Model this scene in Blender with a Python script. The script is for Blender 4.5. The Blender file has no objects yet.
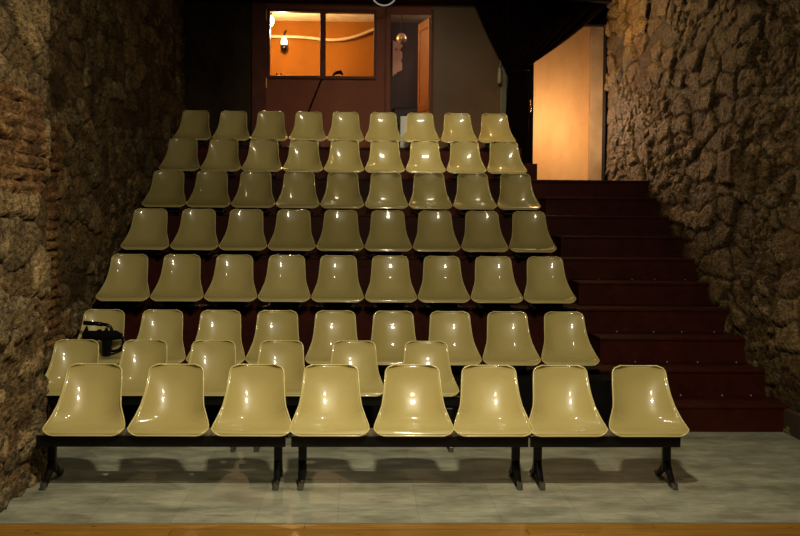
import bpy, bmesh, math, random
import numpy as np
from mathutils import Matrix, Vector

random.seed(7)
S = bpy.context.scene
COL = S.collection

# ------------------------------------------------------------------ helpers
def mb():
    return bmesh.new()

def box(b, x0, x1, y0, y1, z0, z1, bev=0.0):
    t = bmesh.new()
    bmesh.ops.create_cube(t, size=1)
    for v in t.verts:
        v.co = Vector((x0 + (v.co.x + .5) * (x1 - x0), y0 + (v.co.y + .5) * (y1 - y0), z0 + (v.co.z + .5) * (z1 - z0)))
    if bev > 0:
        bmesh.ops.bevel(t, geom=list(t.edges), offset=bev, segments=2, affect='EDGES', profile=.5)
    me = bpy.data.meshes.new('tmp'); t.to_mesh(me); t.free()
    b.from_mesh(me); bpy.data.meshes.remove(me)

def tube(b, pts, r, n=8, caps=True, closed=False, flat=1.0):
    pts = [Vector(p) for p in pts]
    N = len(pts)
    rs = r if isinstance(r, (list, tuple)) else [r] * N
    rings = []
    prev = None
    for i, p in enumerate(pts):
        if closed:
            t = pts[(i + 1) % N] - pts[i - 1]
        else:
            t = pts[min(i + 1, N - 1)] - pts[max(i - 1, 0)]
        t.normalize()
        if prev is None:
            a = Vector((0, 0, 1)) if abs(t.z) < .9 else Vector((1, 0, 0))
            nrm = (a - t * a.dot(t)).normalized()
        else:
            nrm = (prev - t * prev.dot(t)).normalized()
        prev = nrm
        bi = t.cross(nrm)
        rings.append([b.verts.new(p + (nrm * math.cos(2 * math.pi * k / n) + bi * flat * math.sin(2 * math.pi * k / n)) * rs[i]) for k in range(n)])
    for i in range(N if closed else N - 1):
        A, B = rings[i], rings[(i + 1) % N]
        for k in range(n):
            b.faces.new((A[k], A[(k + 1) % n], B[(k + 1) % n], B[k]))
    if caps and not closed:
        b.faces.new(list(reversed(rings[0])))
        b.faces.new(rings[-1])

def lathe(b, prof, cx, cy, n=24):
    rings = []
    for r, z in prof:
        rings.append([b.verts.new((cx + r * math.cos(2 * math.pi * k / n), cy + r * math.sin(2 * math.pi * k / n), z)) for k in range(n)])
    for A, B in zip(rings, rings[1:]):
        for k in range(n):
            b.faces.new((A[k], A[(k + 1) % n], B[(k + 1) % n], B[k]))
    b.faces.new(list(reversed(rings[0])))
    b.faces.new(rings[-1])

def obj(name, b, mat, parent=None, smooth=False, angle=None):
    bmesh.ops.recalc_face_normals(b, faces=b.faces)
    me = bpy.data.meshes.new(name)
    b.to_mesh(me); b.free()
    return link_mesh(name, me, mat, parent, smooth)

def link_mesh(name, me, mat, parent=None, smooth=False):
    o = bpy.data.objects.new(name, me)
    COL.objects.link(o)
    for m in (mat if isinstance(mat, (list, tuple)) else [mat]):
        me.materials.append(m)
    if smooth:
        for p in me.polygons:
            p.use_smooth = True
    if parent:
        o.parent = parent
    return o

def thing(name, label, cat, loc=(0, 0, 0), group=None, rotz=0):
    o = bpy.data.objects.new(name, None)
    COL.objects.link(o)
    o.location = loc
    o.rotation_euler = (0, 0, rotz)
    o.empty_display_size = .1
    return tag(o, label, cat, group)

def tag(o, label, cat, group=None):
    o['label'] = label; o['category'] = cat
    if group:
        o['group'] = group
    return o

def struct(o, label=None, cat=None):
    o['kind'] = 'structure'
    if label:
        o['label'] = label
    if cat:
        o['category'] = cat
    return o

# ------------------------------------------------------------------ materials
def new_mat(name):
    m = bpy.data.materials.new(name); m.use_nodes = True
    nt = m.node_tree
    bs = nt.nodes['Principled BSDF']
    return m, nt, bs

def L(nt, a, b):
    nt.links.new(a, b)

def mixc(nt, fac, a, b, blend='MIX'):
    n = nt.nodes.new('ShaderNodeMix'); n.data_type = 'RGBA'; n.blend_type = blend
    for s, v in ((n.inputs[0], fac), (n.inputs[6], a), (n.inputs[7], b)):
        if hasattr(v, 'is_linked'):
            L(nt, v, s)
        elif isinstance(v, (int, float)):
            s.default_value = v
        else:
            s.default_value = (*v, 1)
    return n.outputs[2]

def noise(nt, scale, detail=4, rough=.55, vec=None, dim='3D'):
    n = nt.nodes.new('ShaderNodeTexNoise')
    n.inputs['Scale'].default_value = scale
    n.inputs['Detail'].default_value = detail
    n.inputs['Roughness'].default_value = rough
    if vec is not None:
        L(nt, vec, n.inputs['Vector'])
    return n.outputs['Fac']

def ocoord(nt, scale=(1, 1, 1), loc=(0, 0, 0)):
    t = nt.nodes.new('ShaderNodeTexCoord')
    m = nt.nodes.new('ShaderNodeMapping')
    m.inputs['Scale'].default_value = scale
    m.inputs['Location'].default_value = loc
    L(nt, t.outputs['Object'], m.inputs['Vector'])
    return m.outputs['Vector']

def ramp(nt, fac, stops):
    r = nt.nodes.new('ShaderNodeValToRGB')
    e = r.color_ramp.elements
    while len(e) < len(stops):
        e.new(.5)
    for i, (p, c) in enumerate(stops):
        e[i].position = p
        e[i].color = (*c, 1) if len(c) == 3 else c
    L(nt, fac, r.inputs[0])
    return r.outputs[0]

def bump(nt, bs, h, strength, dist=.01):
    b = nt.nodes.new('ShaderNodeBump')
    b.inputs['Strength'].default_value = strength
    b.inputs['Distance'].default_value = dist
    L(nt, h, b.inputs['Height'])
    L(nt, b.outputs[0], bs.inputs['Normal'])

def simple(name, col, rough=.5, metal=0, var=.15, scale=6, spec=.5, bmp=0, coat=0):
    m, nt, bs = new_mat(name)
    n = noise(nt, scale, vec=ocoord(nt))
    dark = tuple(c * (1 - var) for c in col); lite = tuple(min(1, c * (1 + var)) for c in col)
    L(nt, ramp(nt, n, [(.3, dark), (.7, lite)]), bs.inputs['Base Color'])
    bs.inputs['Roughness'].default_value = rough
    bs.inputs['Metallic'].default_value = metal
    bs.inputs['Specular IOR Level'].default_value = spec
    bs.inputs['Coat Weight'].default_value = coat
    if bmp:
        bump(nt, bs, noise(nt, scale * 8, vec=ocoord(nt)), bmp)
    return m

def emit(name, col, s):
    m, nt, bs = new_mat(name)
    bs.inputs['Base Color'].default_value = (*col, 1)
    bs.inputs['Emission Color'].default_value = (*col, 1)
    bs.inputs['Emission Strength'].default_value = s
    return m

def mat_shell():
    m, nt, bs = new_mat('cream_fibreglass')
    n = noise(nt, 3, vec=ocoord(nt))
    oi = nt.nodes.new('ShaderNodeObjectInfo')
    c = ramp(nt, n, [(.3, (.45, .36, .14)), (.7, (.50, .405, .16))])
    c2 = mixc(nt, oi.outputs['Random'], c, (.40, .32, .115))
    L(nt, c2, bs.inputs['Base Color'])
    sp = noise(nt, 60, 2, vec=ocoord(nt))
    L(nt, ramp(nt, sp, [(.35, (.33,) * 3), (.75, (.42,) * 3)]), bs.inputs['Roughness'])
    bs.inputs['Specular IOR Level'].default_value = .4
    bs.inputs['Coat Weight'].default_value = .9
    bs.inputs['Coat Roughness'].default_value = .07
    bump(nt, bs, noise(nt, 14, 2, vec=ocoord(nt)), .12, .004)
    return m

def mat_stone(name, tint=(1, 1, 1), wet=.75):
    m, nt, bs = new_mat(name)
    a = nt.nodes.new('ShaderNodeAttribute'); a.attribute_name = 'cell'
    e = nt.nodes.new('ShaderNodeAttribute'); e.attribute_name = 'edge'
    k = nt.nodes.new('ShaderNodeAttribute'); k.attribute_name = 'brick'
    v = ocoord(nt)
    v = ocoord(nt, (1, .45, 1))
    T = lambda c: tuple(x * t for x, t in zip(c, tint))
    cell = ramp(nt, a.outputs['Fac'], [(0, T((.055, .033, .016))), (.25, T((.140, .097, .050))), (.5, T((.09, .068, .04))), (.75, T((.22, .165, .095))), (1, T((.13, .11, .075)))])
    br = ramp(nt, a.outputs['Fac'], [(0, T((.12, .065, .03))), (1, T((.19, .115, .055)))])
    c = mixc(nt, k.outputs['Fac'], cell, br)
    n1 = noise(nt, 7, 6, .65, v)
    c = mixc(nt, 1.0, c, ramp(nt, n1, [(.32, (.38, .36, .33)), (.66, (1.5, 1.45, 1.35))]), 'MULTIPLY')
    n2 = noise(nt, 38, 4, .7, v)
    c = mixc(nt, 1.0, c, ramp(nt, n2, [(.36, (.35, .33, .31)), (.62, (1.55, 1.52, 1.5))]), 'MULTIPLY')
    mort = ramp(nt, noise(nt, 12, 4, .6, v), [(.3, T((.016, .011, .006))), (.7, T((.060, .044, .027)))])
    c = mixc(nt, ramp(nt, e.outputs['Fac'], [(0.05, (0, 0, 0)), (.38, (1, 1, 1))]), mort, c)
    L(nt, c, bs.inputs['Base Color'])
    bs.inputs['Roughness'].default_value = wet
    bs.inputs['Specular IOR Level'].default_value = .22
    mx = nt.nodes.new('ShaderNodeMath'); mx.operation = 'ADD'
    L(nt, n2, mx.inputs[0]); L(nt, noise(nt, 16, 5, .7, v), mx.inputs[1])
    bump(nt, bs, mx.outputs[0], 1.0, .045)
    return m

def mat_floor():
    m, nt, bs = new_mat('grey_marble_tile')
    v = ocoord(nt, loc=(-.33, -7.21 + .65 * 12, 0))
    b = nt.nodes.new('ShaderNodeTexBrick')
    b.offset = 0; b.squash = 1
    b.inputs['Scale'].default_value = 1
    b.inputs['Brick Width'].default_value = .455
    b.inputs['Row Height'].default_value = .65
    b.inputs['Mortar Size'].default_value = .0028
    b.inputs['Mortar Smooth'].default_value = .1
    b.inputs['Color1'].default_value = (.24, .24, .185, 1)
    b.inputs['Color2'].default_value = (.28, .275, .21, 1)
    b.inputs['Mortar'].default_value = (.20, .195, .15, 1)
    L(nt, v, b.inputs['Vector'])
    w = noise(nt, 2.4, 8, .62, ocoord(nt, (1, 1.8, 1)))
    c = mixc(nt, 1.0, b.outputs['Color'], ramp(nt, w, [(.35, (.62, .62, .56)), (.5, (1, 1, 1)), (.62, (1.3, 1.3, 1.25))]), 'MULTIPLY')
    w2 = noise(nt, 17, 6, .7, ocoord(nt, (.5, 1.6, 1)))
    c = mixc(nt, 1.0, c, ramp(nt, w2, [(.35, (.80, .80, .78)), (.65, (1.12, 1.12, 1.12))]), 'MULTIPLY')
    L(nt, c, bs.inputs['Base Color'])
    L(nt, ramp(nt, w2, [(.3, (.42,) * 3), (.7, (.6,) * 3)]), bs.inputs['Roughness'])
    return m

def mat_wood():
    m, nt, bs = new_mat('varnished_pine_boards')
    v = ocoord(nt)
    b = nt.nodes.new('ShaderNodeTexBrick')
    b.offset = .37
    b.inputs['Scale'].default_value = 1
    b.inputs['Brick Width'].default_value = 1.9
    b.inputs['Row Height'].default_value = .12
    b.inputs['Mortar Size'].default_value = .0022
    b.inputs['Color1'].default_value = (.22, .105, .014, 1)
    b.inputs['Color2'].default_value = (.30, .15, .022, 1)
    b.inputs['Mortar'].default_value = (.05, .02, .006, 1)
    L(nt, ocoord(nt, loc=(.3, .006, 0)), b.inputs['Vector'])
    g = noise(nt, 3, 6, .6, ocoord(nt, (1, 16, 1)))
    c = mixc(nt, 1.0, b.outputs['Color'], ramp(nt, g, [(.3, (.6, .55, .5)), (.7, (1.25, 1.2, 1.1))]), 'MULTIPLY')
    vo = nt.nodes.new('ShaderNodeTexVoronoi'); vo.inputs['Scale'].default_value = 4.2
    L(nt, ocoord(nt, (1, 1.6, 1)), vo.inputs['Vector'])
    c = mixc(nt, ramp(nt, vo.outputs['Distance'], [(.03, (1, 1, 1)), (.10, (0, 0, 0))]), c, (.07, .022, .005))
    L(nt, c, bs.inputs['Base Color'])
    bs.inputs['Roughness'].default_value = .4
    return m

def mat_step():
    m, nt, bs = new_mat('oxblood_painted_concrete')
    v = ocoord(nt)
    n = noise(nt, 5, 5, .6, v)
    L(nt, ramp(nt, n, [(.3, (.030, .005, .0025)), (.7, (.055, .009, .004))]), bs.inputs['Base Color'])
    L(nt, ramp(nt, noise(nt, 20, 4, .6, v), [(.3, (.35,) * 3), (.7, (.55,) * 3)]), bs.inputs['Roughness'])
    bs.inputs['Specular IOR Level'].default_value = .12
    bump(nt, bs, noise(nt, 30, 4, .6, v), .3, .004)
    return m

def mat_plaster(name, c0, c1, scale=2.2, rough=.85):
    m, nt, bs = new_mat(name)
    n = noise(nt, scale, 8, .65, ocoord(nt, (1, 1, .45)))
    L(nt, ramp(nt, n, [(.32, c0), (.68, c1)]), bs.inputs['Base Color'])
    bs.inputs['Roughness'].default_value = rough
    bs.inputs['Specular IOR Level'].default_value = .1
    bump(nt, bs, noise(nt, 25, 5, .6, ocoord(nt)), .3, .01)
    return m

def mat_glass():
    m, nt, bs = new_mat('window_glass')
    nt.nodes.remove(bs)
    out = nt.nodes['Material Output']
    t = nt.nodes.new('ShaderNodeBsdfTransparent'); t.inputs[0].default_value = (.96, .97, .96, 1)
    g = nt.nodes.new('ShaderNodeBsdfGlossy'); g.inputs['Roughness'].default_value = .03
    mx = nt.nodes.new('ShaderNodeMixShader'); mx.inputs[0].default_value = .05
    L(nt, t.outputs[0], mx.inputs[1]); L(nt, g.outputs[0], mx.inputs[2]); L(nt, mx.outputs[0], out.inputs[0])
    return m

SHELL = mat_shell()
RIM = simple('cream_rolled_edge', (.58, .49, .20), .22, 0, .06, 4, coat=.5)
BLACK = simple('black_painted_steel', (.004, .004, .004), .3, 0, .3, 20, spec=.3)
STEEL = simple('worn_grey_steel', (.11, .11, .10), .35, .6, .3, 25)
FOOT = simple('scuffed_metal_tip', (.16, .15, .13), .25, .8, .3, 40)
MATTE = simple('matt_black_paint', (.004, .003, .003), .9, 0, .3, 10, spec=.1)
STONE_R = mat_stone('rubble_masonry_right', (1.30, 1.22, 1.02), .55)
STONE_L = mat_stone('rubble_masonry_left', (1.5, 1.42, 1.25))
FLOOR = mat_floor()
WOOD = mat_wood()
STEP = mat_step()
CARP = simple('dark_brown_platform_paint', (.030, .012, .008), .6, 0, .3, 5)
DARKPL = mat_plaster('stained_dark_plaster', (.010, .006, .004), (.055, .036, .022))
BOOTH = mat_plaster('maroon_painted_boarding', (.20, .060, .034), (.26, .083, .048), 1.5, .5)
BOOTHD = simple('dark_maroon_trim', (.12, .040, .028), .5, 0, .2, 5, spec=.12)
PANEL = simple('brown_gloss_panel', (.15, .085, .040), .4, 0, .15, 2, spec=.15)
CEIL = simple('black_ceiling_paint', (.006, .005, .004), .9, 0, .2, 4, spec=.12)
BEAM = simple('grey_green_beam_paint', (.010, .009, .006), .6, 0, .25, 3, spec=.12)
ORANGEW = mat_plaster('orange_painted_plaster', (.20, .072, .009), (.27, .10, .013), 1.2)
CREAMC = simple('cream_ceiling_paint', (.75, .62, .40), .8)
MAUVE = mat_plaster('mauve_grey_plaster', (.10, .075, .075), (.15, .115, .115), 1.5)
DOORW = simple('orange_varnished_wood', (.20, .065, .010), .4, 0, .15, 5)
CORR = mat_plaster('ochre_plaster', (.48, .28, .12), (.70, .44, .20), 1.1)
CURT = simple('dark_maroon_velvet', (.007, .001, .001), .9, 0, .4, 12, spec=.1)
PALE = simple('pale_green_grey_paint', (.16, .15, .09), .6)
CORD = simple('cream_cord', (.42, .37, .22), .8)
WHITE = simple('white_card', (.62, .64, .62), .6)
GLASS = mat_glass()
PIPE = simple('cream_pipe', (.50, .38, .22), .6)

# ------------------------------------------------------------------ dimensions (metres)
RISE = .2148           # stair riser
TREAD = .518           # stair tread
S0 = 8.97              # first riser
RW = 3.385             # right wall
LW = -2.05             # left wall, near part
LR = -2.47             # left wall, recessed part
BACK = 16.0
TOP = 4.95
def edge(k): return S0 + (k - 1) * TREAD

# ------------------------------------------------------------------ rubble walls: real relief
def hashf(i, j, s):
    v = np.sin(i * 127.1 + j * 311.7 + s * 74.7) * 43758.5453
    return v - np.floor(v)

def vnoise(x, y, s):
    i = np.floor(x); j = np.floor(y); fx = x - i; fy = y - j
    fx = fx * fx * (3 - 2 * fx); fy = fy * fy * (3 - 2 * fy)
    a = hashf(i, j, s); b = hashf(i + 1, j, s); c = hashf(i, j + 1, s); d = hashf(i + 1, j + 1, s)
    return (a * (1 - fx) + b * fx) * (1 - fy) + (c * (1 - fx) + d * fx) * fy

def fbm(x, y, s, o=4):
    t = 0; a = .5
    for k in range(o):
        t = t + a * vnoise(x * 2 ** k, y * 2 ** k, s + k); a *= .5
    return t

def voro(x, y, s):
    i = np.floor(x); j = np.floor(y)
    f1 = np.full(x.shape, 9.); f2 = np.full(x.shape, 9.); cid = np.zeros(x.shape)
    for di in (-2, -1, 0, 1, 2):
        for dj in (-2, -1, 0, 1, 2):
            ci = i + di; cj = j + dj
            px = ci + .5 + .85 * (hashf(ci, cj, s) - .5); py = cj + .5 + .85 * (hashf(ci, cj, s + 9) - .5)
            d = np.abs(x - px) ** 2.4 + np.abs(y - py) ** 2.4
            d = d ** (1 / 2.4)
            near = d < f1
            f2 = np.where(near, f1, np.minimum(f2, d))
            cid = np.where(near, hashf(ci, cj, s + 21), cid)
            f1 = np.where(near, d, f1)
    return f1, f2, cid

def relief(s, z, seed, brick=None, block=None):
    wx = s + .22 * (fbm(s * 2.3, z * 2.3, seed) - .5) + .08 * (fbm(s * 9, z * 9, seed + 3) - .5)
    wz = z + .17 * (fbm(s * 2.1, z * 2.1, seed + 5) - .5) + .07 * (fbm(s * 8, z * 8, seed + 7) - .5)
    f1, f2, c1 = voro(wx / .56, wz / .23, seed)
    e1 = np.clip((f2 - f1) / .32, 0, 1)
    g1, g2, c2 = voro(wx / .24, wz / .085, seed + 40)
    e2 = np.clip((g2 - g1) / .35, 0, 1)
    m = fbm(s * 1.1, z * 1.3, seed + 60, 3)
    small = np.clip((m - .47) / .03, 0, 1)
    e = e1 * (1 - small) + e2 * small
    c = np.where(small > .5, c2, c1)
    sh = np.clip(e * 1.9, 0, 1) ** .7
    h = (.016 + .050 * c1) * sh * (1 - small) + (.012 + .038 * c2) * sh * small
    h = h + .022 * (fbm(s * 3, z * 6, seed + 77, 3) - .5) + .026 * (fbm(s * 9, z * 20, seed + 80, 4) - .5) + .07 * (fbm(s * .7, z * .7, seed + 90, 3) - .5)
    bk = np.zeros(s.shape)
    if brick is not None:
        for (s0, s1, z0, z1) in brick:
            jit = .18 * (fbm(s * 3, z * 3, seed + 11, 3) - .5)
            mk = np.clip(np.minimum(np.minimum(s - s0, s1 - s), np.minimum(z - z0, z1 - z)) / .05 + jit * 8, 0, 1)
            zz = (z + .035 * (fbm(s * 1.7, z * 0.6, seed + 13, 3) - .5) * 2) / .078
            row = np.floor(zz)
            fr = np.abs(zz - row - .5) * 2
            ss = s / .27 + hashf(row, row * 0, seed + 31)
            cs = np.floor(ss)
            fs = np.abs(ss - cs - .5) * 2
            eb = np.clip((1 - fr) / .55, 0, 1) * np.clip((1 - fs) / .10, 0, 1)
            cb = hashf(row, cs, seed + 33)
            hb = (.034 + .04 * cb) * eb ** .6 + .012 * (fbm(s * 12, z * 16, seed + 17, 4) - .5)
            h = h * (1 - mk) + hb * mk; e = e * (1 - mk) + eb * mk; c = np.where(mk > .5, cb, c); bk = np.maximum(bk, mk)
    if block is not None:
        s0, s1, z0, z1 = block
        mk = np.clip(np.minimum(np.minimum(s - s0, s1 - s), np.minimum(z - z0, z1 - z)) / .025, 0, 1)
        h = h * (1 - mk) + mk * (.11 + .02 * (fbm(s * 12, z * 12, seed + 71) - .5)); e = np.maximum(e, mk); c = np.where(mk > .3, .1, c); bk = np.maximum(bk, mk)
    return h, e, c, bk

def wall_mesh(name, path, z0, z1, res, mat, seed, brick=None, block=None):
    """path: list of (x, y); displaced towards its left-hand normal"""
    P = [Vector((a, b)) for a, b in path]
    pts = []; nrm = []; ss = []; s = 0
    for i in range(len(P) - 1):
        d = P[i + 1] - P[i]; ln = d.length; n = max(2, int(ln / res))
        t = d / ln
        for k in range(n if i < len(P) - 2 else n + 1):
            pts.append(P[i] + d * (k / n)); ss.append(s + ln * k / n)
            nr = Vector((t.y, -t.x))
            if k == 0 and i > 0:
                tp = (P[i] - P[i - 1]).normalized()
                nr = (nr + Vector((tp.y, -tp.x))).normalized()
            nrm.append(nr)
        s += ln
    nz = int((z1 - z0) / res)
    zs = np.linspace(z0, z1, nz + 1)
    sa = np.array(ss)
    SS, ZZ = np.meshgrid(sa, zs, indexing='ij')
    h, e, c, bk = relief(SS, ZZ, seed, brick, block)
    px = np.array([p.x for p in pts])[:, None] + np.array([n.x for n in nrm])[:, None] * h
    py = np.array([p.y for p in pts])[:, None] + np.array([n.y for n in nrm])[:, None] * h
    co = np.stack([px, py, ZZ], -1).reshape(-1, 3).astype(np.float32)
    ns, nzz = SS.shape
    idx = np.arange(ns * nzz).reshape(ns, nzz)
    q = np.stack([idx[:-1, :-1], idx[1:, :-1], idx[1:, 1:], idx[:-1, 1:]], -1).reshape(-1, 4)
    me = bpy.data.meshes.new(name)
    me.vertices.add(len(co)); me.vertices.foreach_set('co', co.ravel())
    me.loops.add(q.size); me.loops.foreach_set('vertex_index', q.ravel().astype(np.int32))
    me.polygons.add(len(q)); me.polygons.foreach_set('loop_start', (np.arange(len(q)) * 4).astype(np.int32))
    me.polygons.foreach_set('loop_total', np.full(len(q), 4, np.int32))
    me.update(calc_edges=True)
    for nm, arr in (('edge', e), ('cell', c), ('brick', bk)):
        a = me.attributes.new(nm, 'FLOAT', 'POINT'); a.data.foreach_set('value', arr.reshape(-1).astype(np.float32))
    o = link_mesh(name, me, mat, smooth=True)
    return struct(o)

# left wall: near pier then recessed stretch (s measured along the path from y = 4)
struct(wall_mesh('wall_left', [(LW, 4.0), (LW, 7.52), (LR, 7.56), (LR, BACK)], -.02, TOP, .02, STONE_L, 3,
          brick=[(0, 3.45, 1.78, 2.44), (4.9, 5.9, 1.9, 2.45), (5.3, 5.75, .6, 2.2)]))
# right wall, from the stair head towards the camera
struct(wall_mesh('wall_right', [(RW + .03, BACK - .02), (RW + .03, 4.0)], -.02, TOP, .02, STONE_R, 12,
          block=(5.3, 5.75, 2.0, 2.33)))

# ------------------------------------------------------------------ floor, ceiling
b = mb(); box(b, -3.2, 4.1, 6.235, S0 + .2, -.1, 0)
struct(obj('floor', b, FLOOR))
b = mb(); box(b, -3.2, 4.1, 3.2, 6.235, -.1, .0)
o = struct(obj('floor_front', b, WOOD))
b = mb(); box(b, -3.2, 4.1, 6.225, 6.245, -.02, .003)
struct(obj('trim_1', b, simple('pale_threshold_strip', (.20, .18, .13), .4)))
b = mb(); box(b, -3.4, 4.4, 3.2, 19.5, TOP, TOP + .1)
struct(obj('ceiling', b, CEIL))

# header beam over the back wall, with a pipe rail underneath
b = mb(); box(b, -2.9, 3.6, 15.55, 15.95, 4.62, TOP); box(b, -2.9, 3.6, 15.45, 15.55, 4.70, TOP)
struct(obj('trim_2', b, BEAM))

# ------------------------------------------------------------------ seating platforms and stairs
def step_struct(name, b, mat): return struct(obj(name, b, mat))
XS = 2.1
b = mb(); box(b, LR - .12, XS - .04, 9.06, edge(2) + .02, 0, .395)
struct(obj('dark_filler_box', b, MATTE))  # added black box filling the dark area below the lowest raised row
for j in range(1, 7):
    y0 = edge(2 * j); z = 2 * j * RISE
    y1 = edge(2 * j + 2) + .05 if j < 5 else BACK
    x1 = RW + .08 if j < 6 else 2.03
    zb = 0 if j == 1 else z - 2 * RISE - (.02 if j < 6 else -.001)
    b = mb()
    box(b, LR - .12, x1, y0, y1, zb, z - .03)
    # nosing slab slightly proud of the riser
    box(b, LR - .12, x1, y0 - .012, y1, z - .03, z, .008)
    struct(obj('seating_platform', b, STEP))
for k in (1, 3, 5, 7, 9):
    y0 = edge(k); z = k * RISE
    b = mb()
    box(b, XS, RW + .08, y0, edge(k + 1) + .01, max(0, z - RISE - .02), z - .03)
    box(b, XS - .008, RW + .08, y0 - .012, edge(k + 1) + .01, z - .03, z, .008)
    struct(obj('stair_step', b, STEP))
b = mb()
box(b, 1.9, 2.155, edge(11), 14.7, 10 * RISE - .001, 11 * RISE, .006)
struct(obj('stair_step', b, STEP))
b = mb()
box(b, RW - .03, RW + .1, 6.2, S0 + .1, 0, .19, .01)
struct(obj('baseboard_right', b, simple('dirty_brown_plinth', (.045, .026, .014), .7)))
# little tack heads along the tread backs
b0 = None
TACK = simple('bright_tack_heads', (.8, .75, .65), .3, .4)
for k in (2, 3, 4, 6):
    for i in range(4):
        b = mb()
        x = XS + .30 + i * .30 + random.uniform(-.05, .05)
        lathe(b, [(.006, 0), (.006, .003), (.003, .006)], 0, 0, 8)
        o = obj('tack_head', b, TACK); o.location = (x, edge(k) - .03, (k - 1) * RISE + .0005)
        tag(o, 'tiny bright tack head at the back of a red stair tread', 'tack', 'tack heads on the stair treads')

# ------------------------------------------------------------------ chairs
def catmull(P, n):
    out = []
    P = [2 * P[0] - P[1]] + list(P) + [2 * P[-1] - P[-2]]
    for i in range(1, len(P) - 2):
        for k in range(n):
            t = k / n
            out.append(.5 * ((2 * P[i]) + (P[i + 1] - P[i - 1]) * t + (2 * P[i - 1] - 5 * P[i] + 4 * P[i + 1] - P[i + 2]) * t * t + (3 * P[i] - P[i - 1] - 3 * P[i + 1] + P[i + 2]) * t ** 3))
    out.append(P[-2].copy() if hasattr(P[-2], 'copy') else P[-2])
    return out

def interp(xs, ys, x):
    return float(np.interp(x, xs, ys))

def make_shell_meshes(D, name):
    ky = D / .406; kz = 1 if D > .39 else .975
    prof = [Vector((p[0] * ky, p[1] * kz)) for p in [(0, .004), (.006, .022), (.035, .034), (.09, .033), (.15, .038), (.21, .056), (.262, .088), (.310, .145), (.352, .215), (.386, .30), (.406, .402)]]
    C = catmull(prof, 7)
    d = [0]
    for a, c in zip(C, C[1:]):
        d.append(d[-1] + (c - a).length)
    Ltot = d[-1]
    sb = d[5 * 7]          # arc length of the seat/back bend
    nv = len(C)
    nu = 20
    rc_f, rc_t = .065, .05
    grid = []
    bm = bmesh.new()
    for i, p in enumerate(C):
        a = C[max(0, i - 1)]; c = C[min(nv - 1, i + 1)]
        t = (c - a).normalized(); n = Vector((-t.y, t.x))      # (y,z) normal towards the sitter
        s = d[i]
        w = interp([0, .05, .10, .15, sb, sb + .06, sb + .12, sb + .18, Ltot], [.232, .234, .230, .218, .199, .189, .182, .176, .162], s)
        cu = interp([0, .04, .08, .12, .17, sb, sb + .06, sb + .12, sb + .20, Ltot], [-.006, .002, .014, .032, .056, .080, .090, .088, .070, .026], s)
        if s < rc_f:
            w -= rc_f - math.sqrt(max(0, rc_f ** 2 - (rc_f - s) ** 2))
        if Ltot - s < rc_t:
            q = Ltot - s
            w -= rc_t - math.sqrt(max(0, rc_t ** 2 - (rc_t - q) ** 2))
        row = []
        for k in range(nu + 1):
            u = -1 + 2 * k / nu
            u = math.copysign(abs(u) ** .85, u)
            cc = cu * abs(u) ** 2.6
            zz = p.y + n.y * cc; yy = p.x + n.x * cc
            row.append(bm.verts.new((w * u, yy, zz)))
        grid.append(row)
    for i in range(nv - 1):
        for k in range(nu):
            bm.faces.new((grid[i][k], grid[i][k + 1], grid[i + 1][k + 1], grid[i + 1][k]))
    loop = [v.co.copy() for v in grid[0]] + [grid[i][nu].co.copy() for i in range(1, nv - 1)] + [v.co.copy() for v in reversed(grid[-1])] + [grid[i][0].co.copy() for i in range(nv - 2, 0, -1)]
    # drop near-duplicate points
    lp = [loop[0]]
    for q in loop[1:]:
        if (q - lp[-1]).length > .006:
            lp.append(q)
    bmesh.ops.recalc_face_normals(bm, faces=bm.faces)
    fz = sum(f.normal.z for f in bm.faces)
    if fz < 0:
        bmesh.ops.reverse_faces(bm, faces=bm.faces)
    geom = bmesh.ops.solidify(bm, geom=list(bm.faces), thickness=.007)
    me = bpy.data.meshes.new(name); bm.to_mesh(me); bm.free()
    for p in me.polygons:
        p.use_smooth = True
    me.materials.append(SHELL)
    rb = bmesh.new(); tube(rb, lp, .0050, 8, closed=True)
    bmesh.ops.recalc_face_normals(rb, faces=rb.faces)
    rm = bpy.data.meshes.new(name + '_rim'); rb.to_mesh(rm); rb.free()
    for p in rm.polygons:
        p.use_smooth = True
    rm.materials.append(RIM)
    return me, rm

SH_UP = make_shell_meshes(.406, 'moulded_shell')
SH_FR = make_shell_meshes(.375, 'moulded_shell_upright')

def bracket_mesh():
    b = mb()
    box(b, -.13, .13, .10, .14, -.056, .022, .004)
    box(b, -.13, .13, .22, .26, -.056, .018, .004)
    box(b, -.16, -.12, .06, .32, -.058, -.035, .004)
    box(b, .12, .16, .06, .32, -.058, -.035, .004)
    bmesh.ops.recalc_face_normals(b, faces=b.faces)
    me = bpy.data.meshes.new('bracket'); b.to_mesh(me); b.free(); me.materials.append(BLACK)
    return me
BRK = bracket_mesh()

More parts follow.
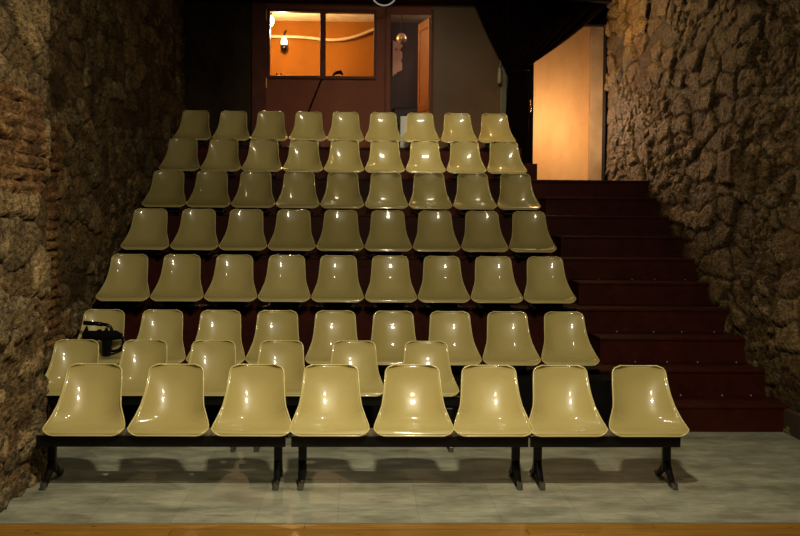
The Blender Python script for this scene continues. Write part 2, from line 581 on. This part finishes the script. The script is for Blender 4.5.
ORD = ['first', 'second', 'third', 'fourth', 'fifth', 'sixth', 'seventh', 'eighth', 'ninth']
ROWN = {3: 'lowest raised row', 4: 'second raised row', 5: 'third raised row', 6: 'fourth raised row', 7: 'fifth raised row', 8: 'topmost row'}
for r in range(3, 9):
    y = 9.24 + (r - 3) * 1.063
    z = .4887 + (r - 3) * 2 * RISE
    for k in range(9):
        if k == 0:
            lab = 'olive cream plastic chair at the left wall end of the ' + ROWN[r]
            if r == 3:
                lab = 'cream plastic chair holding a black lamp, left end of the lowest raised row'
        elif k == 8:
            lab = 'cream plastic chair at the stair end of the ' + ROWN[r]
        elif k == 4:
            lab = 'cream plastic chair in the middle (fifth) of the ' + ROWN[r]
        elif k < 4:
            lab = 'cream plastic chair, %s from the left in the %s' % (ORD[k], ROWN[r])
        else:
            lab = 'cream plastic chair %s from the right in the %s' % (ORD[8 - k], ROWN[r])
        t = thing('moulded_chair', lab, 'chair', (-2.134 + .48 * k + random.uniform(-.002, .002), y + random.uniform(-.008, .008), z), 'moulded chairs on the raised platforms', math.radians(random.uniform(-.5, .5)))
        sh = bpy.data.objects.new('seat_shell', SH_UP[0]); COL.objects.link(sh); sh.parent = t
        rm = bpy.data.objects.new('rim', SH_UP[1]); COL.objects.link(rm); rm.parent = sh
        bk = bpy.data.objects.new('bracket', BRK); COL.objects.link(bk); bk.parent = t

def leg_bm(px, shift):
    b = mb()
    y = .235 + shift
    box(b, px - .026, px + .026, y - .022, y + .022, .07, .285, .006)
    tube(b, [(px, y + .02, .135), (px, y - .03, .115), (px, y - .09, .07), (px, y - .15, .032), (px, y - .215, .020)], [.026, .026, .023, .02, .019], 8)
    tube(b, [(px, y - .02, .125), (px, y + .04, .105), (px, y + .10, .06), (px, y + .17, .022), (px, y + .22, .020)], [.026, .026, .022, .02, .019], 8)
    return b

def bench(lab, x0, x1, y, z, chairs, legs, scale=1.0, shift=0, name='beam_bench'):
    cx = (x0 + x1) / 2
    t = thing(name, lab, 'bench', (cx, y, 0), 'seat benches standing on the tiled floor')
    zl = z
    b = mb()
    box(b, x0 - cx, x1 - cx, .035, .065, zl - .072, zl - .004, .003)        # front rail
    box(b, x0 - cx, x1 - cx, .29, .32, zl - .062, zl - .004, .003)          # rear rail
    for lx in legs:
        box(b, lx - cx - .03, lx - cx + .03, .05, .31, zl - .06, zl - .03, .003)
    obj('beam', b, BLACK, t)
    for c0, c1 in zip(chairs, chairs[1:]):
        m = (c0 + c1) / 2 - cx
        b = mb()
        box(b, m - .055, m + .055, .06, .30, zl - .028, zl - .003, .004)
        obj('joining_plate', b, STEEL, t)
    for lx in legs:
        lg = obj('leg', leg_bm(lx - cx, shift), BLACK, t)
        b = mb()
        box(b, lx - cx - .017, lx - cx + .017, .005 + shift, .055 + shift, .001, .044, .008)
        tp = obj('foot_tip', b, FOOT, lg)
    for c in chairs:
        sh = bpy.data.objects.new('seat', SH_FR[0]); COL.objects.link(sh); sh.parent = t
        sh.location = (c - cx, 0, zl); sh.scale = (scale * 1.045, scale, scale)
        sh.rotation_euler = (0, 0, math.radians(random.uniform(-.8, .8)))
        rm = bpy.data.objects.new('rim', SH_FR[1]); COL.objects.link(rm); rm.parent = sh
    return t

bench('front bench of three cream seats beside the left stone wall', -1.975, -.46, 6.99, .335, [-1.69, -1.178, -.668], [-1.93, -.518])
bench('middle front bench of three cream seats on black steel legs', -.425, 1.036, 6.99, .335, [-.192, .327, .822], [-.365, .985])
bench('two-seat front bench nearest the dark red stairs', 1.05, 1.985, 6.99, .335, [1.284, 1.79], [1.125, 1.95])
bench('second row bench of three cream seats by the left wall', -2.38, -.87, 8.35, .372, [-2.125, -1.615, -1.105], [-2.3, -.905], .935, -.2)
bench('second row bench of three cream seats behind the middle front bench', -.84, .76, 8.35, .372, [-.600, -.055, .49], [-.738, .65], .935, -.2)

# ------------------------------------------------------------------ black lamp device on the left chair of the lowest raised row
t = thing('stage_lamp', 'black lamp with curved tube handle and looped cable resting on a cream chair', 'lamp', (-2.085, 9.38, .535))
b = mb()
tube(b, [(-.17, .02, .270), (-.05, .02, .262), (-.02, .02, .258)], .018, 10)
tube(b, [(-.03, .02, .260), (.02, .02, .254), (.045, .02, .240), (.058, .02, .215), (.055, .02, .18)], .014, 10)
obj('handle', b, BLACK, t, True)
b = mb()
tube(b, [(-.175, .03, .16), (-.12, .03, .17), (0, .02, .165), (.09, .03, .17), (.14, .03, .16)], [.030, .036, .042, .040, .022], 12)
tube(b, [(-.155, .03, .15), (-.15, .03, .20), (-.145, .03, .245)], [.034, .022, .004], 8)
tube(b, [(.01, .03, .17), (.012, .03, .205), (.016, .03, .235)], [.026, .018, .006], 8)
box(b, -.06, -.03, .0, .06, .15, .215, .006)
obj('lamp_housing', b, MATTE, t, True)
b = mb()
box(b, -.02, .055, .0, .07, .0, .17, .012)
box(b, .02, .035, -.012, .0, .02, .17, .003)
obj('stand', b, BLACK, t)
b = mb()
lp = [(.06 + .105 * math.sin(a), .02 + .01 * math.sin(3 * a), .105 + .080 * math.cos(a)) for a in [math.radians(q) for q in range(0, 205, 12)]]
tube(b, lp, .011, 8)
lp = [(.06 + .085 * math.sin(a), .04, .108 + .066 * math.cos(a)) for a in [math.radians(q) for q in range(-5, 200, 12)]]
tube(b, lp, .008, 8)
obj('cable', b, BLACK, t, True)

# ------------------------------------------------------------------ back wall
def wbox(name, mat, *bx):
    b = mb()
    for q in bx:
        box(b, *q)
    return struct(obj(name, b, mat))
LAND = 10 * RISE
# dark plaster stretch to the left of the booth
wbox('wall_back_left', DARKPL, (-3.0, -1.51, BACK, BACK + .12, 2.0, TOP))
WX0, WX1, WZ0, WZ1 = -1.285, .155, 3.62, 4.515
wbox('wall_back', BOOTH, (-1.35, .38, BACK, BACK + .09, 2.3, WZ0), (-1.35, .38, BACK, BACK + .09, WZ1, TOP), (-1.35, WX0, BACK, BACK + .09, WZ0, WZ1),
     (WX1, .38, BACK, BACK + .09, WZ0, WZ1), (.38, .955, BACK, BACK + .09, 4.50, TOP), (.38, .955, BACK, BACK + .09, 2.3, 2.62))
wbox('trim_3', BOOTHD, (-1.52, -1.35, BACK - .03, BACK + .12, 2.3, TOP), (-1.35, -1.33, BACK - .012, BACK + .1, 2.3, TOP))
wbox('wall_back_panel', PANEL, (.955, 2.27, BACK - .02, BACK + .1, 2.3, TOP))
wbox('trim_4', BOOTHD, (.94, .975, BACK - .04, BACK + .12, 2.5, 4.56), (.30, .325, BACK - .015, BACK + .09, 2.6, 4.6))
wbox('trim_5', MATTE, (2.265, 2.36, BACK - .08, BACK + .12, LAND, TOP), (3.362, 3.44, BACK - .08, BACK + .12, LAND, TOP), (2.36, 3.362, BACK - .05, BACK + .12, 4.375, TOP))
wbox('wall_back_right', MATTE, (3.44, 4.4, BACK, BACK + .12, 0, TOP))

# window of the booth
wn = bpy.data.objects.new('window_1', None); COL.objects.link(wn); wn['kind'] = 'structure'; wn.location = (0, 0, 0)
b = mb()
f = .03
box(b, WX0 - f, WX1 + f, BACK - .02, BACK + .10, WZ1 - .012, WZ1 + f, .004); box(b, WX0 - f, WX1 + f, BACK - .035, BACK + .12, WZ0 - f, WZ0 + .012, .004)
box(b, WX0 - f, WX0 + .006, BACK - .02, BACK + .10, WZ0, WZ1, .004); box(b, WX1 - .006, WX1 + f, BACK - .02, BACK + .10, WZ0, WZ1, .004)
obj('window_frame', b, BOOTHD, wn)
b = mb(); box(b, -.590, -.515, BACK - .02, BACK + .10, WZ0, WZ1, .005)
obj('mullion', b, BOOTHD, wn)
for x0, x1 in ((WX0, -.59), (-.515, WX1)):
    b = mb()
    vs = [b.verts.new(p) for p in ((x0, BACK + .05, WZ0), (x1, BACK + .05, WZ0), (x1, BACK + .05, WZ1), (x0, BACK + .05, WZ1))]
    b.faces.new(vs)
    obj('pane', b, GLASS, wn)
b = mb(); box(b, -1.335, -1.318, BACK - .022, BACK - .001, 4.38, 4.53, .003); box(b, -1.335, -1.318, BACK - .022, BACK - .001, 3.46, 3.6, .003)
tag(obj('brass_toned_strip', b, simple('brass_coloured_metal', (.7, .42, .15), .3, .8)), 'narrow brass-coloured strips on the post left of the booth window', 'metal_strip')  # two narrow brass-coloured strips beside the window frame

# booth room behind
BY = 18.3
wbox('wall_booth_back', ORANGEW, (-3.0, .33, BY, BY + .1, 2.1, 5.0))
wbox('wall_booth_left', ORANGEW, (-2.2, -2.1, BACK + .12, BY, 2.1, 5.0))
wbox('wall_booth_light_block', MAUVE, (.33, .40, 17.3, BY + .1, 2.1, 4.8))  # unseen, shaped to keep the booth light off the wall behind the doorway
wbox('wall_booth_right', MAUVE, (1.9, 2.0, BACK + .1, BY + .1, 2.1, 5.0))
wbox('wall_booth_side', MAUVE, (.40, 2.0, BY, BY + .1, 2.1, 5.0))
wbox('ceiling_booth', CREAMC, (-2.2, 1.9, BACK + .12, BY, 4.77, 4.85))
wbox('floor_booth', CARP, (-3.0, 2.2, BACK + .09, BY + .1, 2.1, 2.2))
# pipe, lamps and small things inside
pts = [(-1.75, 18.2, 4.50), (-1.3, 18.2, 4.51), (-.9, 18.2, 4.50), (-.6, 18.2, 4.47), (-.35, 18.2, 4.475), (-.1, 18.2, 4.53), (.12, 18.2, 4.62), (.32, 18.2, 4.70)]
b = mb(); tube(b, catmull([Vector(p) for p in pts], 4), .024, 10)
tag(obj('sagging_pipe', b, PIPE, None, True), 'cream pipe sagging across the orange wall behind the booth window', 'pipe')
t = thing('bulb_lamp', 'bare glowing bulb at the upper left corner of the booth window', 'lamp', (-1.33, 16.75, 4.50))
b = mb(); lathe(b, [(.012, -.07), (.035, -.05), (.05, 0), (.04, .04), (.018, .08)], 0, 0, 20)
obj('bulb', b, emit('glowing_bulb', (1, .62, .22), 60), t, True)
b = mb(); lathe(b, [(.022, .08), (.024, .16), (.012, .18)], 0, 0, 16); tube(b, [(0, 0, .17), (0, 0, .27)], .005, 6)
obj('lamp_holder', b, BLACK, t)
t = thing('wall_lantern', 'small wall lantern with bright globe and dark base on the orange wall', 'lamp', (-1.23, 18.15, 4.36))
b = mb(); lathe(b, [(.02, -.02), (.05, .03), (.052, .07), (.03, .12), (.012, .15)], 0, 0, 20)
obj('globe', b, emit('warm_globe', (1, .72, .32), 5), t, True)
b = mb(); lathe(b, [(.02, -.09), (.05, -.06), (.06, -.02), (.05, .01)], 0, 0, 20); tube(b, [(0, 0, -.05), (0, .14, -.05)], .012, 8)
obj('base_cup', b, BLACK, t, True)
b = mb(); tube(b, [(0, 0, .14), (.0, .0, .20), (.03, .02, .24)], .012, 8)
obj('top_hook', b, BLACK, t, True)
b = mb()
tube(b, [(-.41, 16.06, 3.64), (-.40, 16.06, 3.665), (-.36, 16.06, 3.69), (-.31, 16.06, 3.70), (-.28, 16.06, 3.66)], [.012, .016, .024, .026, .012], 8)
tag(obj('black_headset', b, MATTE, None, True), 'small black curved object on the sill of the right window pane', 'gadget')
for x in (-1.19, -1.13):
    b = mb(); lathe(b, [(.010, 0), (.010, .035), (.004, .045)], 0, 0, 10)
    o = obj('small_bottle', b, MATTE); o.location = (x, 16.06, 3.633)
    tag(o, 'tiny dark bottle on the left end of the booth sill', 'bottle', 'tiny bottles on the booth sill')
# cable down the booth front
b = mb()
tube(b, catmull([Vector(p) for p in [(-.56, 15.975, 3.60), (-.62, 15.972, 3.45), (-.68, 15.972, 3.30), (-.74, 15.972, 3.14), (-.80, 15.975, 2.9), (-.83, 15.975, 2.6)]], 4), .011, 6)
tag(obj('hanging_cable', b, MATTE, None, True), 'thin black cable running diagonally down the maroon booth front', 'cable')

# booth door: opening and leaf swung inwards
dl = bpy.data.objects.new('door_1', None); COL.objects.link(dl); dl['kind'] = 'structure'
dl.location = (.935, BACK + .1, 2.3); dl.rotation_euler = (0, 0, math.radians(102))
b = mb(); H = 2.17
box(b, 0, .60, -.02, .02, 0, .12, .003); box(b, 0, .60, -.02, .02, H - .12, H, .003); box(b, 0, .08, -.02, .02, .1, H - .1, .003); box(b, .52, .60, -.02, .02, .1, H - .1, .003); box(b, .05, .55, -.02, .02, .9, 1.02, .003)
obj('leaf_frame', b, DOORW, dl)
b = mb(); box(b, .07, .53, -.008, .008, .1, H - .1)
obj('leaf_panel', b, DOORW, dl)
# things seen through the booth doorway
t = thing('globe_lamp', 'round glass globe lamp hanging inside the booth doorway', 'lamp', (.57, 17.1, 4.33))
b = mb(); lathe(b, [(.02, -.082), (.05, -.066), (.075, -.035), (.084, 0), (.075, .035), (.05, .066), (.02, .082)], 0, 0, 24)
m, nt, bs = new_mat('smoky_glass_globe'); bs.inputs['Base Color'].default_value = (.60, .48, .33, 1); bs.inputs['Roughness'].default_value = .2; bs.inputs['Metallic'].default_value = .7
obj('globe', b, m, t, True)
b = mb(); tube(b, [(0, 0, .08), (0, 0, .43)], .006, 6)
obj('cord', b, BLACK, t)
b = mb()
vs = [b.verts.new(p) for p in ((.47, 18.25, 3.92), (.62, 18.25, 4.02), (.62, 18.25, 4.42), (.47, 18.25, 4.48))]
b.faces.new(vs)
m, nt, bs = new_mat('peach_poster')
L(nt, ramp(nt, noise(nt, 7, 2, .5, ocoord(nt)), [(.34, (.10, .03, .02)), (.40, (.85, .48, .33))]), bs.inputs['Base Color'])
tag(obj('wall_poster', b, m), 'peach coloured poster with dark shapes seen through the booth doorway', 'poster')
t = thing('dark_sofa', 'dark low sofa in the room behind the booth doorway', 'sofa', (1.0, 17.7, 2.2))
b = mb(); box(b, -.55, .8, -.3, .35, 0, .9, .05); obj('sofa_seat', b, MATTE, t)
b = mb(); box(b, -.55, .8, .2, .5, .85, 1.20, .05); obj('sofa_back', b, simple('brown_black_leather', (.02, .012, .01), .5), t)

# pale box behind the top row
b = mb(); box(b, .50, .72, 15.3, 15.6, 2.578, 3.03, .01)
tag(obj('pale_box', b, WHITE), 'pale grey-white box standing behind the middle of the topmost row', 'box')

# round hoop hanging from the beam
t = thing('hanging_hoop', 'bright round metal hoop hanging at the top beam above the booth', 'hoop', (.275, 15.35, 4.655))
R_ = .165
b = mb()
tube(b, [(R_ * math.sin(a), 0, R_ * math.cos(a)) for a in [2 * math.pi * i / 40 for i in range(40)]], .010, 8, closed=True)
obj('ring', b, emit('emissive_metal_ring', (.55, .58, .5), .25), t, True)  # ring brightness is put in as faint emission of its material
b = mb(); tube(b, [(0, 0, R_), (0, 0, TOP - 4.655)], .008, 8)
obj('hanger', b, BLACK, t)

# ------------------------------------------------------------------ curtain, tassel, doorway to the corridor
def curtain_bm():
    b = mb()
    na, nt_ = 90, 50
    tieL, tieR, tz = 1.99, 2.25, 3.76
    rows = []
    for i in range(na + 1):
        a = i / na
        topx = 1.50 + a * 1.86
        topz = 4.66
        row = []
        for k in range(nt_ + 1):
            q = k / nt_
            if q <= .6:
                t = q / .6
                ex = t ** 1.15
                x = topx + (tieL + (tieR - tieL) * a - topx) * ex
                z = topz + (tz - .12 * (1 - a) - topz) * t
                if a > .5:
                    z -= math.sin(math.pi * t) * .02
                amp = .055 * (1 - .5 * t)
            else:
                t = (q - .6) / .4
                x0 = tieL + (tieR - tieL) * a
                x = x0 + (a - .5) * .06 * math.sin(math.pi * min(1, t * 1.2)) 
                zs = tz - .12 * (1 - a)
                z = zs + (LAND + .05 - zs) * t
                amp = .028 + .01 * t
            y = 15.80 - .02 + amp * math.sin(a * 2 * math.pi * 11 + .8 * math.sin(q * 5)) + (.02 if q > .5 else 0)
            row.append(b.verts.new((x, y, z)))
        rows.append(row)
    for i in range(na):
        for k in range(nt_):
            b.faces.new((rows[i][k], rows[i + 1][k], rows[i + 1][k + 1], rows[i][k + 1]))
    return b
t = thing('curtain', 'dark maroon curtain gathered to the left of the lit doorway', 'curtain', (0, 0, 0))
obj('drape', curtain_bm(), CURT, t, True)
b = mb()
tube(b, [(2.12 + .155 * math.cos(a), 15.79 + .075 * math.sin(a), 3.70 + .02 * math.cos(a)) for a in [2 * math.pi * i / 24 for i in range(24)]], .012, 8, closed=True)
obj('tieback', b, CURT, t, True)
t = thing('tassel', 'cream tassel hanging on the pale strip beside the curtain', 'tassel', (1.875, 15.86, 3.70))
b = mb(); lathe(b, [(.022, -.16), (.030, -.15), (.026, -.02), (.018, .0), (.024, .03), (.012, .06)], 0, 0, 16)
obj('fringe', b, CORD, t, True)
b = mb(); tube(b, [(0, 0, .05), (.02, .0, .16), (.06, .02, .24)], .006, 6)
obj('cord', b, CORD, t, True)
wbox('trim_6', PALE, (1.895, 1.985, BACK - .05, BACK - .02, LAND, 3.88))
wbox('trim_7', PALE, (2.12, 2.262, BACK - .06, BACK - .02, LAND, 3.70))
b = mb(); tube(b, [(2.31, 15.90, 3.14), (2.31, 15.86, 3.16), (2.31, 15.86, 3.32), (2.31, 15.90, 3.34)], .010, 8)
tag(obj('door_handle_bar', b, simple('brass', (.8, .55, .2), .25, .9), None, True), 'short brass pull handle on the black post left of the lit doorway', 'handle')

CY = 17.3
wbox('wall_corridor', CORR, (2.05, 3.42, CY, CY + .1, 2.1, 5.0))
wbox('wall_corridor_return', simple('grey_ochre_plaster', (.40, .29, .17), .8, 0, .25, 3), (3.40, 4.4, CY - .18, CY + .1, 2.1, 5.0))
wbox('wall_corridor_left', MATTE, (2.0, 2.06, BACK + .12, CY + .1, 2.1, 5.0))
wbox('floor_corridor', CARP, (2.0, 4.4, BACK, CY + .1, 2.05, LAND))
wbox('wall_corridor_right', CORR, (4.2, 4.3, BACK + .12, CY, 2.1, 5.0))
b = mb(); box(b, 3.12, 3.38, 16.5, 16.6, LAND, 2.24, .005)
tag(obj('white_board_end', b, WHITE), 'low white board on the landing floor inside the lit doorway', 'board')
b = mb(); box(b, 2.37, 2.92, 17.12, 17.28, LAND, 2.235, .004)
tag(obj('wooden_sill', b, simple('dark_ochre_wood', (.20, .09, .03), .6)), 'dark wooden ledge along the base of the lit corridor wall', 'ledge')

# ------------------------------------------------------------------ lights
def area(name, loc, tgt, size, power, col, spread=math.pi):
    l = bpy.data.lights.new(name, 'AREA'); l.shape = 'DISK'; l.size = size; l.energy = power; l.color = col; l.spread = spread
    o = bpy.data.objects.new(name, l); COL.objects.link(o); o.location = loc
    o.rotation_euler = (Vector(tgt) - Vector(loc)).to_track_quat('-Z', 'Y').to_euler()
    return o
def point(name, loc, power, col, r=.05):
    l = bpy.data.lights.new(name, 'POINT'); l.energy = power; l.color = col; l.shadow_soft_size = r
    o = bpy.data.objects.new(name, l); COL.objects.link(o); o.location = loc
    return o
area('key_lamp', (.45, 4.1, 4.7), (0, 7.4, .0), .28, 80, (1, .90, .64), math.radians(115))
area('key_lamp_second', (.5, 2.9, 4.5), (0, 7.4, .0), .2, 30, (1, .88, .60), math.radians(115))
area('overhead_lamp', (.4, 7.7, 4.85), (0, 7.3, 0), 0.22, 10, (1, .90, .68), math.radians(110))
area('rear_lamp', (.75, 12.3, 4.8), (.7, 14.4, 2.6), .16, 19, (1, .88, .60), math.radians(100))
rl = bpy.data.lights['rear_lamp']; rl.shape = 'RECTANGLE'; rl.size = .7; rl.size_y = .2
point('booth_light', (-1.2, 17.1, 4.42), 150, (1, .64, .30), .05)
point('corridor_light', (2.75, 16.45, 3.1), 62, (1, .64, .36), .10)
point('booth_back_light', (1.3, 17.0, 4.5), 9, (1, .75, .62), .1)
area('stair_lamp', (2.4, 14.6, 4.75), (3.45, 14.0, 3.3), .1, 26, (1, .58, .20))

w = bpy.data.worlds.new('World'); S.world = w; w.use_nodes = True
w.node_tree.nodes['Background'].inputs[0].default_value = (1, .85, .6, 1)
w.node_tree.nodes['Background'].inputs[1].default_value = .004

# ------------------------------------------------------------------ camera (1151 px focal length at 800 px width)
cam = bpy.data.cameras.new('camera'); co = bpy.data.objects.new('camera', cam); COL.objects.link(co)
cam.sensor_width = 36; cam.lens = 1150.87 / 800 * 36
r = Vector((0.99942429, -0.03305695, 0.00763779)); u = Vector((-0.00623635, 0.04229224, 0.99908582)); fw = Vector((0.03334975, 0.99855826, -0.04206174))
M = Matrix.Identity(4)
for i in range(3):
    M[i][0] = r[i]; M[i][1] = u[i]; M[i][2] = -fw[i]
M[2][3] = 1.6627
co.matrix_world = M
cam.clip_start = .05
S.camera = co

S.view_settings.view_transform = 'Standard'
S.view_settings.look = 'None'
S.view_settings.exposure = 0
